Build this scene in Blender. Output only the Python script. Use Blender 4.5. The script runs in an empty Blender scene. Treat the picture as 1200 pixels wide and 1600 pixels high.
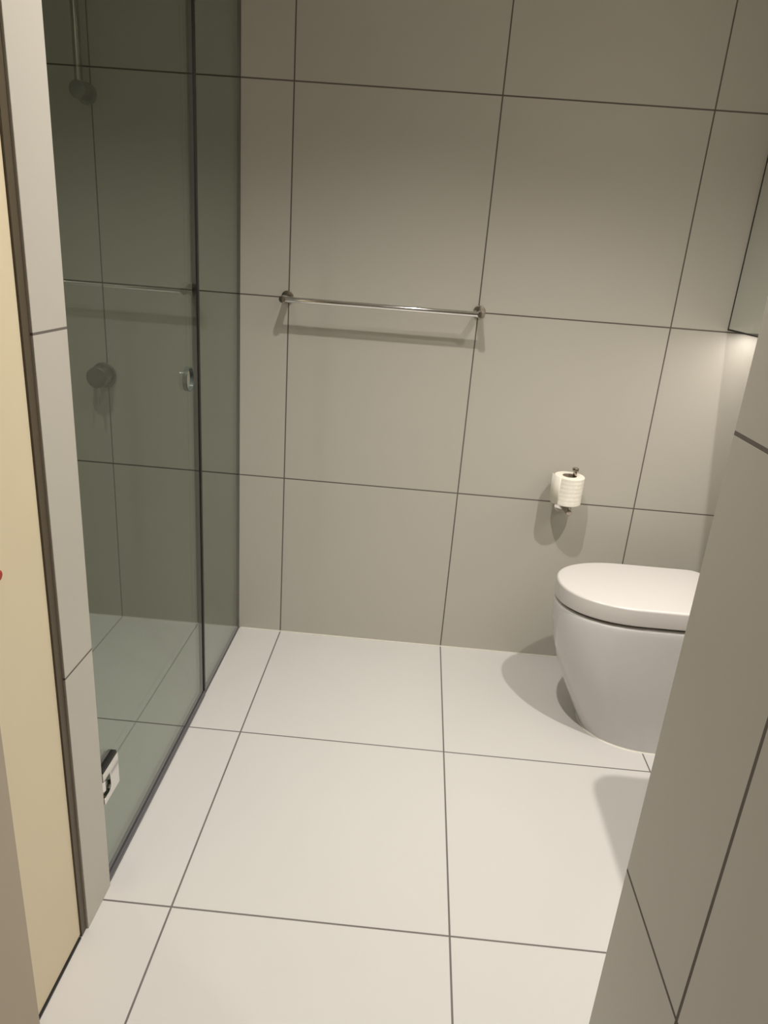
import bpy, bmesh, math
from mathutils import Vector, Matrix

PI = math.pi
C = bpy.context.scene.collection
scene = bpy.context.scene

# ------------------------------------------------------------------ camera
cam_data = bpy.data.cameras.new('camera')
cam = bpy.data.objects.new('camera', cam_data)
C.objects.link(cam)
cam_data.sensor_fit = 'VERTICAL'
cam_data.sensor_height = 32.0
cam_data.lens = 1108.4 / 1600.0 * 32.0
cam_data.clip_start = 0.02
pitch, yaw, roll = 1.2238, 0.0319, 0.0769
R = Matrix.Rotation(yaw, 4, 'Z') @ Matrix.Rotation(pitch, 4, 'X') @ Matrix.Rotation(roll, 4, 'Z')
cam.matrix_world = Matrix.Translation((0.4271, -2.3227, 1.3492)) @ R
scene.camera = cam

# ------------------------------------------------------------------ world, lights, exposure
w = bpy.data.worlds.new('world')
scene.world = w
w.use_nodes = True
w.node_tree.nodes['Background'].inputs[0].default_value = (1.0, 0.93, 0.82, 1)
w.node_tree.nodes['Background'].inputs[1].default_value = 0.006
scene.view_settings.view_transform = 'Standard'
scene.view_settings.look = 'None'
scene.view_settings.gamma = 1.0
scene.view_settings.use_curve_mapping = False
scene.view_settings.exposure = 0.07

LAMP = (1.0, 0.95, 0.895)


def spot(name, loc, power, size=140, blend=1.0, radius=0.03, col=LAMP, tilt=(0, 0)):
    d = bpy.data.lights.new(name, 'SPOT')
    d.energy = power
    d.spot_size = math.radians(size)
    d.spot_blend = blend
    d.shadow_soft_size = radius
    d.color = col
    o = bpy.data.objects.new(name, d)
    o.location = loc
    o.rotation_euler = (math.radians(tilt[0]), math.radians(tilt[1]), 0)
    C.objects.link(o)
    return o


spot('downlight_centre', (0.38, -1.10, 2.40), 96, 116, radius=0.02)
spot('downlight_vanity', (1.24, -1.28, 2.40), 104, 123, radius=0.02)
spot('downlight_shower', (-0.47, -0.93, 2.40), 50, 106, radius=0.02)


def area(name, loc, power, sx, sy, rot=(0, 0, 0), col=LAMP):
    d = bpy.data.lights.new(name, 'AREA')
    d.shape = 'RECTANGLE'
    d.size = sx
    d.size_y = sy
    d.energy = power
    d.color = col
    o = bpy.data.objects.new(name, d)
    o.location = loc
    o.rotation_euler = rot
    C.objects.link(o)
    return o


area('cabinet_under_light', (1.445, -0.50, 1.200), 1.9, 0.05, 0.94)
area('hall_ceiling_light', (0.3, -2.7, 2.38), 0.8, 0.3, 0.3)


# ------------------------------------------------------------------ materials
def mat(name, col, rough=0.5, metal=0.0, spec=0.5, noise=0.0, coat=0.0):
    m = bpy.data.materials.new(name)
    m.use_nodes = True
    nt = m.node_tree
    b = nt.nodes['Principled BSDF']
    b.inputs['Base Color'].default_value = (*col, 1)
    b.inputs['Roughness'].default_value = rough
    b.inputs['Metallic'].default_value = metal
    b.inputs['Specular IOR Level'].default_value = spec
    b.inputs['Coat Weight'].default_value = coat
    b.inputs['Coat Roughness'].default_value = 0.05
    if noise:
        tc = nt.nodes.new('ShaderNodeTexCoord')
        n = nt.nodes.new('ShaderNodeTexNoise')
        n.inputs['Scale'].default_value = 6.0
        n.inputs['Detail'].default_value = 4.0
        nt.links.new(tc.outputs['Object'], n.inputs['Vector'])
        mx = nt.nodes.new('ShaderNodeMix')
        mx.data_type = 'RGBA'
        mx.inputs['A'].default_value = (*[c * (1 - noise) for c in col], 1)
        mx.inputs['B'].default_value = (*[min(1, c * (1 + noise)) for c in col], 1)
        nt.links.new(n.outputs['Fac'], mx.inputs['Factor'])
        nt.links.new(mx.outputs['Result'], b.inputs['Base Color'])
    return m


def tile_mat(name, col, grout, rough, axes, joint=0.0042):
    """large-format tile with joints; axes = {axis index: offset of one joint}, pitch 0.6 m, world metres"""
    m = mat(name, col, rough)
    nt = m.node_tree
    b = nt.nodes['Principled BSDF']
    N = nt.nodes.new
    L = nt.links.new
    geo = N('ShaderNodeNewGeometry')
    sep = N('ShaderNodeSeparateXYZ')
    L(geo.outputs['Position'], sep.inputs[0])
    sepn = N('ShaderNodeSeparateXYZ')
    L(geo.outputs['True Normal'], sepn.inputs[0])

    def math_(op, a, b_=None, clamp=False):
        n = N('ShaderNodeMath')
        n.operation = op
        n.use_clamp = clamp
        for i, v in enumerate((a, b_)):
            if v is None:
                continue
            if isinstance(v, (int, float)):
                n.inputs[i].default_value = v
            else:
                L(v, n.inputs[i])
        return n.outputs[0]

    total = None
    cells = []
    for ax, off in axes.items():
        p = sep.outputs[ax]
        q = math_('DIVIDE', math_('SUBTRACT', p, off), 0.6)
        cells.append(math_('FLOOR', q))
        fr = math_('FRACT', math_('ADD', q, 0.5))
        d = math_('MULTIPLY', math_('ABSOLUTE', math_('SUBTRACT', fr, 0.5)), 0.6)
        # 1 inside the joint, soft over 0.4 mm
        k = math_('SUBTRACT', 1.0, math_('DIVIDE', math_('SUBTRACT', d, joint / 2 - 0.0002), 0.0004), True)
        k = math_('MINIMUM', k, 1.0)
        k = math_('MAXIMUM', k, 0.0)
        k = math_('MULTIPLY', k, math_('LESS_THAN', math_('ABSOLUTE', sepn.outputs[ax]), 0.5))
        if ax == 2:
            k = math_('MULTIPLY', k, math_('GREATER_THAN', p, 0.02))
        if ax == 1 and off == 0.0:
            k = math_('MULTIPLY', k, math_('LESS_THAN', p, -0.02))
        total = k if total is None else math_('MAXIMUM', total, k)
    # tile-to-tile variation and a faint cloudiness in the glaze
    nz = N('ShaderNodeTexNoise')
    nz.inputs['Scale'].default_value = 3.0
    nz.inputs['Detail'].default_value = 3.0
    L(geo.outputs['Position'], nz.inputs['Vector'])
    base = N('ShaderNodeMix')
    base.data_type = 'RGBA'
    base.inputs['A'].default_value = (*[c * 0.985 for c in col], 1)
    base.inputs['B'].default_value = (*[c * 1.015 for c in col], 1)
    L(nz.outputs['Fac'], base.inputs['Factor'])
    mx = N('ShaderNodeMix')
    mx.data_type = 'RGBA'
    L(total, mx.inputs['Factor'])
    L(base.outputs['Result'], mx.inputs['A'])
    mx.inputs['B'].default_value = (*grout, 1)
    L(mx.outputs['Result'], b.inputs['Base Color'])
    L(math_('ADD', rough, math_('MULTIPLY', total, 0.5)), b.inputs['Roughness'])
    bump = N('ShaderNodeBump')
    bump.inputs['Distance'].default_value = 0.001
    bump.inputs['Strength'].default_value = 0.6
    L(math_('SUBTRACT', 1.0, total), bump.inputs['Height'])
    L(bump.outputs['Normal'], b.inputs['Normal'])
    return m


TILE = (0.485, 0.458, 0.40)
GROUT = (0.13, 0.112, 0.095)
M_FLOOR = tile_mat('floor tile', (0.62, 0.60, 0.57), (0.16, 0.14, 0.13), 0.30, {0: 0.0, 1: 0.0})
M_BACK = tile_mat('wall tile back', TILE, GROUT, 0.42, {0: 0.0, 2: 0.0})
M_SIDE = tile_mat('wall tile side', TILE, GROUT, 0.42, {1: 0.028, 2: 0.0}, 0.005)
M_NIB = tile_mat('wall tile nib', TILE, GROUT, 0.42, {2: 0.0, 0: -0.6}, 0.004)
M_CEIL = mat('ceiling paint', (0.75, 0.72, 0.67), 0.8, noise=0.01)
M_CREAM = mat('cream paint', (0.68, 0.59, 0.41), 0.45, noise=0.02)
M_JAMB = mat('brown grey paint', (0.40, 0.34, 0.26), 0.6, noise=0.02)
M_GAP = mat('gap shade brown', (0.085, 0.065, 0.04), 0.5, noise=0.05)  # shade inside the recess, put into a dark brown colour
M_CER = mat('glazed ceramic', (0.60, 0.585, 0.57), 0.12, coat=0.4, noise=0.004)
M_LID = mat('white seat plastic', (0.63, 0.60, 0.57), 0.28, noise=0.004)
M_SEAT = mat('seat seam shade', (0.10, 0.09, 0.08), 0.6)  # dark colour stands for the shade in the seam under the lid
M_CHROME = mat('polished chrome', (0.78, 0.77, 0.75), 0.06, 1.0)
M_CHROME_D = mat('dark nickel', (0.42, 0.38, 0.33), 0.16, 1.0)
M_STEEL = mat('satin steel', (0.24, 0.25, 0.24), 0.30, 1.0)
M_RUBBER = mat('grey seal', (0.085, 0.08, 0.09), 0.35, noise=0.05)
M_BLACK = mat('black gasket', (0.015, 0.014, 0.013), 0.5)
M_PAPER = mat('tissue paper', (0.84, 0.80, 0.70), 0.95, spec=0.1)
M_CORE = mat('cardboard core', (0.30, 0.24, 0.18), 0.9)
M_MIRROR = mat('mirror silver', (0.84, 0.89, 0.86), 0.015, 1.0)
M_CAB = mat('dark cabinet', (0.06, 0.055, 0.05), 0.4)
M_BASIN = mat('basin ceramic', (0.82, 0.80, 0.77), 0.12, coat=0.4)
M_RED = mat('red enamel', (0.36, 0.035, 0.015), 0.4)
M_SIL = mat('white silicone', (0.80, 0.76, 0.68), 0.4)
M_EDGE = mat('polished glass edge', (0.010, 0.020, 0.014), 0.15)


def glass_mat(name, tint):
    m = bpy.data.materials.new(name)
    m.use_nodes = True
    nt = m.node_tree
    nt.nodes.clear()
    N = nt.nodes.new
    L = nt.links.new
    out = N('ShaderNodeOutputMaterial')
    mix = N('ShaderNodeMixShader')
    tr = N('ShaderNodeBsdfTransparent')
    tr.inputs[0].default_value = (*tint, 1)
    gl = N('ShaderNodeBsdfGlossy')
    gl.inputs['Color'].default_value = (1, 1, 1, 1)
    gl.inputs['Roughness'].default_value = 0.0
    geo = N('ShaderNodeNewGeometry')
    dot = N('ShaderNodeVectorMath')
    dot.operation = 'DOT_PRODUCT'
    L(geo.outputs['Incoming'], dot.inputs[0])
    L(geo.outputs['Normal'], dot.inputs[1])

    def mth(op, a, b=None):
        n = N('ShaderNodeMath')
        n.operation = op
        for i, v in enumerate((a, b)):
            if v is None:
                continue
            if isinstance(v, (int, float)):
                n.inputs[i].default_value = v
            else:
                L(v, n.inputs[i])
        return n.outputs[0]
    c = mth('ABSOLUTE', dot.outputs['Value'])
    s = mth('POWER', mth('SUBTRACT', 1.0, c), 5.0)
    f = mth('ADD', mth('MULTIPLY', s, 0.96), 0.04)
    L(f, mix.inputs[0])
    L(tr.outputs[0], mix.inputs[1])
    L(gl.outputs[0], mix.inputs[2])
    L(mix.outputs[0], out.inputs['Surface'])
    return m


M_GLASS = glass_mat('grey green safety glass', (0.665, 0.71, 0.665))


# ------------------------------------------------------------------ helpers
def box(bm, a, b):
    x0, y0, z0 = (min(a[i], b[i]) for i in range(3))
    x1, y1, z1 = (max(a[i], b[i]) for i in range(3))
    v = [bm.verts.new(p) for p in ((x0, y0, z0), (x1, y0, z0), (x1, y1, z0), (x0, y1, z0),
                                   (x0, y0, z1), (x1, y0, z1), (x1, y1, z1), (x0, y1, z1))]
    for f in ((0, 3, 2, 1), (4, 5, 6, 7), (0, 1, 5, 4), (1, 2, 6, 5), (2, 3, 7, 6), (3, 0, 4, 7)):
        bm.faces.new([v[i] for i in f])
    return bm


def cyl(bm, p0, p1, r0, r1=None, n=48, bev=0.0):
    """capped cylinder/cone between two points, edges rounded by bev"""
    r1 = r0 if r1 is None else r1
    p0, p1 = Vector(p0), Vector(p1)
    d = (p1 - p0)
    ln = d.length
    d.normalize()
    q = d.to_track_quat('Z', 'Y').to_matrix()
    prof = [(0.0, 0.0)]
    if bev:
        for k in range(5):
            t = k / 4 * PI / 2
            prof.append((r0 - bev + bev * math.sin(t), bev - bev * math.cos(t)))
        for k in range(5):
            t = k / 4 * PI / 2
            prof.append((r1 - bev + bev * math.cos(t), ln - bev + bev * math.sin(t)))
    else:
        prof += [(r0, 0.0), (r1, ln)]
    prof.append((0.0, ln))
    lathe(bm, prof, p0, q, n)
    return bm


def lathe(bm, prof, origin=(0, 0, 0), q=None, n=64):
    q = q or Matrix.Identity(3)
    origin = Vector(origin)
    rings = []
    for r, z in prof:
        if r < 1e-7:
            rings.append([bm.verts.new(origin + q @ Vector((0, 0, z)))])
        else:
            rings.append([bm.verts.new(origin + q @ Vector((r * math.cos(2 * PI * k / n), r * math.sin(2 * PI * k / n), z)))
                          for k in range(n)])
    for a, b in zip(rings, rings[1:]):
        for k in range(n):
            j = (k + 1) % n
            if len(a) == 1 and len(b) == 1:
                continue
            if len(a) == 1:
                bm.faces.new((a[0], b[j], b[k]))
            elif len(b) == 1:
                bm.faces.new((a[k], a[j], b[0]))
            else:
                bm.faces.new((a[k], a[j], b[j], b[k]))
    return bm


def obj(name, bm, m, parent=None, smooth=None, bevel=0.0, seg=3):
    bmesh.ops.recalc_face_normals(bm, faces=bm.faces)
    me = bpy.data.meshes.new(name)
    bm.to_mesh(me)
    bm.free()
    ms = m if isinstance(m, (list, tuple)) else [m]
    for x in ms:
        me.materials.append(x)
    o = bpy.data.objects.new(name, me)
    C.objects.link(o)
    if parent:
        o.parent = parent
        o.matrix_parent_inverse = Matrix.Translation(-parent.location)
    if bevel:
        mod = o.modifiers.new('bevel', 'BEVEL')
        mod.width = bevel
        mod.segments = seg
        mod.limit_method = 'ANGLE'
        mod.angle_limit = math.radians(40)
    if smooth:
        for p in me.polygons:
            p.use_smooth = True
        try:
            me.set_sharp_from_angle(angle=math.radians(smooth))
        except Exception:
            pass
    return o


def thing(name, label, cat, loc):
    o = bpy.data.objects.new(name, None)
    o.empty_display_size = 0.05
    o.location = loc
    C.objects.link(o)
    o['label'] = label
    o['category'] = cat
    return o


def struct(name, bm, m, parent=None, label=None, bevel=0.0):
    o = obj(name, bm, m, parent, bevel=bevel)
    if parent is None:
        o['kind'] = 'structure'
    if label:
        o['label'] = label
    return o


NB = bmesh.new
XG = -0.156          # outer face of the shower glass
XR = 1.48            # right wall
ZC = 2.42            # ceiling
YN = -1.163          # shower side of the nib wall

# ------------------------------------------------------------------ the room
struct('floor', box(NB(), (-1.25, -3.3, -0.10), (1.60, 0.12, 0.0)), M_FLOOR, label='large pale square floor tiles with thin dark joints')
struct('ceiling', box(NB(), (-1.25, -3.3, ZC), (1.60, 0.12, ZC + 0.1)), M_CEIL, label='plain pale ceiling')
struct('wall_back', box(NB(), (-1.25, 0.0, 0.0), (1.60, 0.12, ZC)), M_BACK, label='back wall of large grey beige tiles behind towel rail and toilet')
struct('wall_shower', box(NB(), (-1.25, -1.27, 0.0), (-1.06, 0.0, ZC)), M_SIDE, label='tiled left wall inside the shower')
struct('wall_right', box(NB(), (XR, -1.57, 0.0), (1.60, 0.0, ZC)), M_SIDE, label='tiled wall the toilet backs onto')
struct('wall_nib', box(NB(), (-1.06, -1.27, 0.0), (-0.149, YN, ZC)), M_NIB, label='pale tiled nib wall end beside the shower glass', bevel=0.001)
struct('wall_entry', box(NB(), (0.765, -3.3, 0.0), (1.60, -1.57, ZC)), M_SIDE, label='grey tiled wall in the right foreground', bevel=0.0008)
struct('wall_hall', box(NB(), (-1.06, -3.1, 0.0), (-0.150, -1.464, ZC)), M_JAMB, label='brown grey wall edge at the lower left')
struct('wall_front', box(NB(), (-0.150, -3.3, 0.0), (0.765, -3.1, ZC)), M_CEIL)
struct('gap_shade_strip', box(NB(), (-1.06, -1.2895, 0.0), (-0.1535, -1.27, ZC)), M_GAP, label='dark narrow shadow gap strip between nib wall and cream door')  # solid strip coloured like the shaded recess it fills
d1 = struct('door_1', box(NB(), (-0.215, -1.464, 0.006), (-0.157, -1.2895, ZC - 0.02)), M_CREAM, label='cream painted door standing open at the left', bevel=0.001)
struct('trim_2', box(NB(), (-0.159, -1.464, 0.0), (-0.1535, -1.293, 0.0035)), M_BLACK, label='thin dark line along the foot of the cream door')

struct('trim_3', box(NB(), (-0.15, -0.003, 0.0), (1.30, 0.0, 0.003)), M_SIL, label='pale silicone bead along the foot of the back wall')

# red round button on the cream door
t = NB()
cyl(t, (-0.157, -1.4185, 0.872), (-0.151, -1.4185, 0.872), 0.0085, 0.0085, 32, 0.002)
b = obj('round_button', t, M_RED, smooth=40)
b['label'] = 'small round red button on the cream door at the left edge'
b['category'] = 'button'


# ------------------------------------------------------------------ shower glass
def pane(x0, x1, y0, y1, z0, z1, hole=None):
    """glass slab in the y-z plane, optional round hole (y, z, r); faces with |nx|<.5 get slot 1"""
    bm = NB()
    loop = [bm.verts.new((x0, y, z)) for y, z in ((y0, z0), (y1, z0), (y1, z1), (y0, z1))]
    ed = [bm.edges.new((loop[i], loop[(i + 1) % 4])) for i in range(4)]
    if hole:
        hy, hz, hr = hole
        n = 40
        hv = [bm.verts.new((x0, hy + hr * math.cos(2 * PI * k / n), hz + hr * math.sin(2 * PI * k / n))) for k in range(n)]
        ed += [bm.edges.new((hv[k], hv[(k + 1) % n])) for k in range(n)]
        bmesh.ops.triangle_fill(bm, edges=ed, use_beauty=True)
    else:
        bm.faces.new(loop)
    r = bmesh.ops.extrude_face_region(bm, geom=bm.faces[:])
    for v in r['geom']:
        if isinstance(v, bmesh.types.BMVert):
            v.co.x = x1
    bmesh.ops.recalc_face_normals(bm, faces=bm.faces)
    for f in bm.faces:
        if abs(f.normal.x) < 0.5:
            f.material_index = 1
    return bm


GAPY = -0.437
sc = thing('shower_screen', 'fixed green tinted glass panel between the shower door and the back wall', 'glass panel', (XG - 0.005, -0.22, 0))
obj('glass_pane', pane(XG, XG - 0.010, GAPY + 0.003, -0.003, 0.004, 2.25), [M_GLASS, M_EDGE], sc)
obj('wall_channel', box(NB(), (XG - 0.0035, -0.0030, 0.004), (XG + 0.0003, 0.0, 2.25)), M_RUBBER, sc)
obj('floor_bead', box(NB(), (XG - 0.012, GAPY + 0.003, 0.0), (XG + 0.0015, -0.001, 0.005)), M_RUBBER, sc)

dr = thing('shower_door', 'wide green tinted glass shower door hinged at the pale nib wall', 'shower door', (XG - 0.005, YN, 0))
HY, HZ, HR = -0.514, 1.011, 0.030
obj('glass_pane', pane(XG, XG - 0.010, YN + 0.006, GAPY - 0.004, 0.012, 2.25, (HY, HZ, HR)), [M_GLASS, M_EDGE], dr)
# lip round the finger hole
bm = NB()
n = 48
q = Matrix.Rotation(PI / 2, 3, 'Y')
lathe(bm, [(HR - 0.0012, -0.0056), (HR + 0.0014, -0.0056), (HR + 0.0014, 0.0056),
           (HR - 0.0012, 0.0056), (HR - 0.0012, -0.0056)], (XG - 0.005, HY, HZ), q, n)
fh = obj('finger_hole_ring', bm, mat('clear ring', (0.07, 0.085, 0.075), 0.15), dr, smooth=50)
fh['label'] = 'round finger hole ring'
# bottom seal
bm = NB()
box(bm, (XG - 0.015, YN + 0.006, 0.001), (XG + 0.004, GAPY - 0.004, 0.013))
obj('bottom_seal', bm, M_RUBBER, dr, bevel=0.0015)
bm = NB()
box(bm, (XG + 0.0002, YN + 0.006, 0.013), (XG + 0.003, GAPY - 0.004, 0.021))
obj('seal_clip', bm, M_RUBBER, dr)
bm = NB()
box(bm, (XG - 0.0125, GAPY - 0.0085, 0.012), (XG + 0.0025, GAPY + 0.0028, 2.25))
obj('meeting_seal', bm, M_BLACK, dr)


# hinge
def hinge(z0, z1):
    ya, yb = YN + 0.002, -1.088
    bm = NB()
    # outer clamp plate with a slot cut towards the wall side: made of three joined bars
    x0, x1 = XG, XG + 0.009
    zm0, zm1 = z0 + 0.030, z1 - 0.030
    pts = [(yb, z0), (yb, z1), (ya, z1), (ya, z1 - 0.020), (ya + 0.033, z1 - 0.020), (ya + 0.033, z0 + 0.026), (ya + 0.024, z0 + 0.016), (ya, z0 + 0.016), (ya, z0)]
    vs = [bm.verts.new((x0, y, z)) for y, z in pts]
    f = bm.faces.new(vs)
    r = bmesh.ops.extrude_face_region(bm, geom=[f])
    for v in r['geom']:
        if isinstance(v, bmesh.types.BMVert):
            v.co.x = x1
    h = obj('hinge', bm, M_CHROME, dr, bevel=0.001)
    h['label'] = 'chrome hinge clamp'
    bm = NB()
    box(bm, (XG - 0.020, ya, z0), (XG - 0.010, yb, z1))
    obj('clamp_plate', bm, M_CHROME, h, bevel=0.001).matrix_parent_inverse = Matrix.Translation((0, 0, 0))
    bm = NB()
    cyl(bm, (XG - 0.003, ya + 0.012, z0 + 0.027), (XG - 0.003, ya + 0.012, z1 - 0.027), 0.009, n=24)
    obj('hinge_knuckle', bm, M_CHROME, h, smooth=40).matrix_parent_inverse = Matrix.Translation((0, 0, 0))
    bm = NB()
    box(bm, (XG - 0.012, ya + 0.003, z1), (XG + 0.006, yb, z1 + 0.004))
    obj('hinge_gasket', bm, M_BLACK, h).matrix_parent_inverse = Matrix.Translation((0, 0, 0))
    bm = NB()
    box(bm, (XG - 0.030, YN - 0.0, z0), (XG - 0.004, YN + 0.004, z1))
    obj('wall_plate', bm, M_CHROME, h, bevel=0.0006).matrix_parent_inverse = Matrix.Translation((0, 0, 0))


hinge(0.221, 0.300)
hinge(1.95, 2.04)

# ------------------------------------------------------------------ shower fittings
MX, MZ = -0.612, 0.906
mx = thing('shower_mixer', 'round chrome shower mixer tap on back wall behind the glass', 'shower tap', (MX, 0, MZ))
obj('wall_flange', cyl(NB(), (MX, 0, MZ), (MX, -0.007, MZ), 0.042, bev=0.002), M_STEEL, mx, smooth=40)
obj('mixer_body', cyl(NB(), (MX, -0.007, MZ), (MX, -0.062, MZ), 0.034, bev=0.002), M_STEEL, mx, smooth=40)
obj('lever', cyl(NB(), (MX + 0.002, -0.050, MZ - 0.028), (MX + 0.002, -0.056, MZ - 0.090), 0.0045, bev=0.001, n=24), M_CHROME, mx, smooth=40)

RX, RZ = -0.612, 1.729
rl = thing('shower_rail', 'vertical chrome shower rail with round wall mount, upper left behind glass', 'shower rail', (RX, 0, RZ))
obj('wall_mount', cyl(NB(), (RX, 0, RZ), (RX, -0.008, RZ), 0.030, bev=0.002), M_STEEL, rl, smooth=40)
obj('mount_arm', cyl(NB(), (RX, -0.008, RZ), (RX, -0.066, RZ), 0.024, bev=0.002), M_STEEL, rl, smooth=40)
obj('rail_tube', cyl(NB(), (RX, -0.048, RZ + 0.015), (RX, -0.048, 2.36), 0.0115, bev=0.001), M_CHROME_D, rl, smooth=40)
obj('wall_mount', cyl(NB(), (RX, 0, 2.32), (RX, -0.008, 2.32), 0.030, bev=0.002), M_STEEL, rl, smooth=40)
obj('mount_arm', cyl(NB(), (RX, -0.008, 2.32), (RX, -0.066, 2.32), 0.024, bev=0.002), M_STEEL, rl, smooth=40)

# ------------------------------------------------------------------ towel rail
tr = thing('towel_rail', 'slim chrome towel rail mounted on the back wall', 'towel rail', (0.3, 0, 1.2))
for s, x in ((-1, -0.003), (1, 0.603)):
    obj('wall_rosette', cyl(NB(), (x, 0, 1.203), (x, -0.010, 1.203), 0.019, bev=0.002), M_CHROME_D, tr, smooth=40)
    obj('post', cyl(NB(), (x, -0.010, 1.2015), (x, -0.094, 1.1995), 0.0105, bev=0.0015), M_CHROME_D, tr, smooth=40)
obj('bar', cyl(NB(), (-0.003, -0.083, 1.200), (0.603, -0.083, 1.200), 0.0085), M_CHROME, tr, smooth=40)

# ------------------------------------------------------------------ toilet-roll holder and roll
HX = 0.966
hd = thing('toilet_roll_holder', 'chrome upright toilet roll holder on the back wall under the roll', 'toilet roll holder', (HX, 0, 0.59))
obj('wall_rosette', cyl(NB(), (HX - 0.010, 0, 0.593), (HX - 0.010, -0.008, 0.593), 0.026, bev=0.002), M_CHROME, hd, smooth=40)
obj('arm', cyl(NB(), (HX - 0.010, -0.008, 0.593), (HX, -0.086, 0.593), 0.0095, bev=0.0015), M_CHROME_D, hd, smooth=40)
obj('upright_post', cyl(NB(), (HX, -0.074, 0.593), (HX, -0.074, 0.739), 0.0065), M_CHROME_D, hd, smooth=40)
obj('post_cap', cyl(NB(), (HX, -0.074, 0.735), (HX, -0.074, 0.745), 0.0105, bev=0.0015), M_CHROME_D, hd, smooth=40)

RXC, RYC, RR, RH = 0.950, -0.076, 0.0485, 0.023
z0, z1 = 0.625, 0.719
rollo = thing('toilet_roll', 'white toilet paper roll standing upright on its holder', 'toilet roll', (RXC, RYC, z0))
bm = NB()
prof = []
for k in range(5):
    a = k / 4 * PI / 2
    prof.append((RR - 0.003 + 0.003 * math.sin(a), z0 + 0.003 - 0.003 * math.cos(a)))
nb = 26
for k in range(1, nb):
    z = z0 + 0.003 + (z1 - z0 - 0.006) * k / nb
    prof.append((RR - (0.0006 if k % 4 == 0 else 0.0), z))
for k in range(5):
    a = k / 4 * PI / 2
    prof.append((RR - 0.003 + 0.003 * math.cos(a), z1 - 0.003 + 0.003 * math.sin(a)))
prof.append((RH, z1 - 0.001))
prof.append((RH, z0 + 0.001))
prof.append(prof[0])
lathe(bm, prof, (RXC, RYC, 0), None, 72)
obj('paper_winding', bm, M_PAPER, rollo, smooth=45)
bm = NB()
lathe(bm, [(RH, z0), (RH, z1 - 0.0005), (RH - 0.0012, z1 - 0.0005), (RH - 0.0012, z0), (RH, z0)], (RXC, RYC, 0), None, 48)
obj('cardboard_core', bm, M_CORE, rollo, smooth=45)
# loose end leaving the winding tangentially on the left
bm = NB()
cols = []
for k in range(15):
    u = k / 14
    if u < 0.55:
        a = math.radians(228 - 48 * u / 0.55)
        p = Vector((RXC + (RR + 0.0007) * math.cos(a), RYC + (RR + 0.0007) * math.sin(a), 0))
    else:
        v = (u - 0.55) / 0.45
        p = Vector((RXC - RR - 0.0007 - 0.002 * v * v, RYC + 0.02 * v, 0))
    jag = 0.0014 * math.sin(k * 2.1)
    cols.append([bm.verts.new((p.x, p.y, z1 - 0.0015)), bm.verts.new((p.x, p.y, z0 + 0.0015 - 0.004 * max(0, u - 0.5) + jag * max(0, u - 0.5)))])
for a, b_ in zip(cols, cols[1:]):
    bm.faces.new((a[0], b_[0], b_[1], a[1]))
lo = obj('loose_sheet', bm, M_PAPER, rollo, smooth=60)
so = lo.modifiers.new('solid', 'SOLIDIFY')
so.thickness = 0.0008

# ------------------------------------------------------------------ toilet
YC = -0.368
XB = XR - 0.001


def dshape(tip, a, hw, back, rc, n=40, ex=2.15):
    """plan outline of a D: superellipse nose to -x, straight sides, rounded back corners"""
    pts = []
    for k in range(n + 1):                      # nose from +y side round to -y side
        th = PI / 2 + PI * k / n
        c, s = math.cos(th), math.sin(th)
        x = -abs(c) ** (2 / ex)
        y = math.copysign(abs(s) ** (2 / ex), s)
        pts.append((tip + a + a * x, YC + hw * y))
    m = 10
    for k in range(1, m):                        # straight side
        pts.append((tip + a + (back - rc - tip - a) * k / m, YC - hw))
    for k in range(9):
        th = -PI / 2 + PI / 2 * k / 8
        pts.append((back - rc + rc * math.cos(th), YC - hw + rc + rc * math.sin(th)))
    for k in range(1, 6):
        pts.append((back, YC - hw + rc + (2 * hw - 2 * rc) * k / 6))
    for k in range(9):
        th = PI / 2 * k / 8
        pts.append((back - rc + rc * math.cos(th), YC + hw - rc + rc * math.sin(th)))
    for k in range(1, m):
        pts.append((back - rc + (tip + a - back + rc) * k / m, YC + hw))
    return pts


def loft(bm, sections):
    rings = [[bm.verts.new((x, y, z)) for x, y in pts] for pts, z in sections]
    for a, b_ in zip(rings, rings[1:]):
        n_ = len(a)
        for k in range(n_):
            bm.faces.new((a[k], a[(k + 1) % n_], b_[(k + 1) % n_], b_[k]))
    bm.faces.new(rings[0])
    bm.faces.new(rings[-1])
    return bm


tl = thing('toilet', 'white back-to-wall toilet with closed D-shaped lid', 'toilet', (1.2, YC, 0))
ZT = 0.418
# nose position and half width against height
prof = [(0.0, 1.036, 0.150), (0.03, 1.022, 0.1505), (0.07, 1.002, 0.1515), (0.12, 0.978, 0.153), (0.17, 0.955, 0.1545),
        (0.22, 0.935, 0.156), (0.27, 0.919, 0.157), (0.32, 0.908, 0.158), (0.36, 0.902, 0.1585), (0.395, 0.900, 0.159),
        (0.408, 0.901, 0.1585), (0.414, 0.903, 0.157), (0.417, 0.907, 0.153), (ZT, 0.913, 0.147)]
secs = []
for z, tip, hw in prof:
    secs.append((dshape(tip, 0.205 + 0.02 * z, hw, XB, 0.004), z))
obj('bowl', loft(NB(), secs), M_CER, tl, smooth=50)
obj('floor_silicone', loft(NB(), [(dshape(1.031, 0.207, 0.153, XB, 0.004), 0.0), (dshape(1.034, 0.205, 0.151, XB, 0.004), 0.003)]), M_SIL, tl)
obj('seat', loft(NB(), [(dshape(0.912, 0.20, 0.150, 1.372, 0.05), ZT), (dshape(0.912, 0.20, 0.150, 1.372, 0.05), ZT + 0.012)]), M_SEAT, tl)  # set back and coloured dark, reads as the shaded seam
lsec = []
ZL0, ZL1, e = ZT + 0.009, 0.480, 0.007
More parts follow.
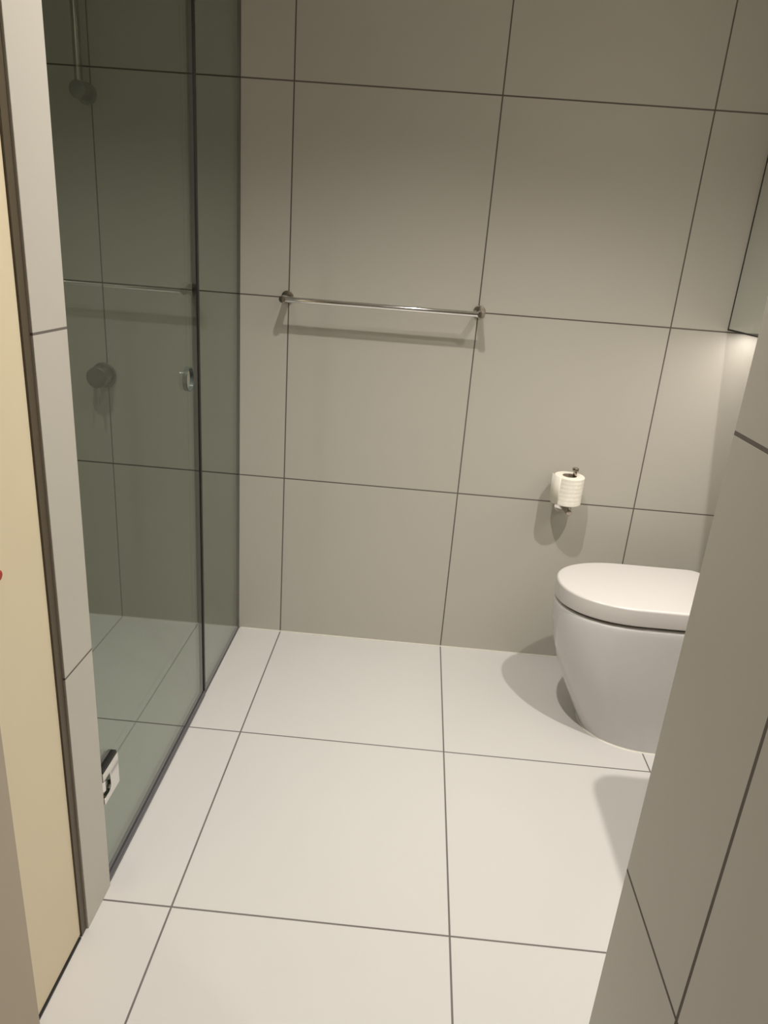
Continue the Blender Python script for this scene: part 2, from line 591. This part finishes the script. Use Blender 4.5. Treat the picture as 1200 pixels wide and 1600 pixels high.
for k in range(4):
    t_ = k / 3 * PI / 2
    o_ = 0.003 * (1 - math.sin(t_))
    lsec.append((dshape(0.898 + o_, 0.222, 0.1625 - o_, 1.383 - o_, 0.048), ZL0 + 0.003 * (1 - math.cos(t_))))
for k in range(8):
    t_ = k / 7 * PI / 2
    o_ = e * (1 - math.cos(t_))
    lsec.append((dshape(0.898 + o_, 0.222 - o_ * 0.3, 0.1625 - o_, 1.383 - o_, 0.048 - o_ * .5), ZL1 - e + e * math.sin(t_)))
obj('lid', loft(NB(), lsec), M_LID, tl, smooth=50)
for yy in (YC - 0.08, YC + 0.08):
    obj('lid_hinge', cyl(NB(), (1.405, yy - 0.012, ZT + 0.016), (1.405, yy + 0.012, ZT + 0.016), 0.014, bev=0.002, n=32), M_CHROME, tl, smooth=40)

# ------------------------------------------------------------------ mirror cabinet and basin on the right wall
CX = 1.374
cb = thing('mirror_cabinet', 'mirror fronted cabinet at the right edge above the toilet', 'mirror cabinet', (XR, -0.6, 1.2))
obj('cabinet_body', box(NB(), (CX + 0.006, -1.30, 1.209), (XR, -0.001, 2.10)), M_CAB, cb)
for y0, y1 in ((-0.649, -0.0015), (-1.30, -0.652)):
    obj('mirror_door', box(NB(), (CX, y0, 1.2105), (CX + 0.005, y1, 2.10)), M_MIRROR, cb, bevel=0.0008)
    obj('edge_shade_trim', box(NB(), (CX - 0.0006, y1 - 0.005, 1.206), (CX + 0.006, y1 + 0.001, 2.10)), M_BLACK, cb)  # upright black strip painted in for the shade of the gap beside the mirror
    obj('edge_shade_trim', box(NB(), (CX - 0.0006, y0, 1.206), (CX + 0.006, y1, 1.2102)), M_BLACK, cb)

bs = thing('wash_basin', 'white wall hung wash basin under the mirror cabinet, behind the foreground wall', 'basin', (XR, -1.18, 0.8))
bm = NB()


def rrect(x0, x1, y0, y1, r, n=8):
    pts = []
    for cx, cy, a0 in ((x1 - r, y1 - r, 0), (x0 + r, y1 - r, 90), (x0 + r, y0 + r, 180), (x1 - r, y0 + r, 270)):
        for k in range(n + 1):
            a = math.radians(a0 + 90 * k / n)
            pts.append((cx + r * math.cos(a), cy + r * math.sin(a)))
    return pts


bx = [(rrect(1.125, XR - .001, -1.48, -0.885, 0.04), 0.785), (rrect(1.098, XR - .001, -1.50, -0.866, 0.05), 0.80),
      (rrect(1.094, XR - .001, -1.505, -0.863, 0.05), 0.86), (rrect(1.12, XR - .03, -1.48, -0.89, 0.04), 0.86),
      (rrect(1.20, XR - .08, -1.45, -0.93, 0.05), 0.80), (rrect(1.24, XR - .12, -1.40, -0.98, 0.05), 0.778)]
obj('bowl', loft(bm, bx), M_BASIN, bs, smooth=40)
obj('spout', cyl(NB(), (XR - .001, -1.19, 0.96), (XR - 0.17, -1.19, 0.955), 0.011, bev=0.001), M_CHROME, bs, smooth=40)
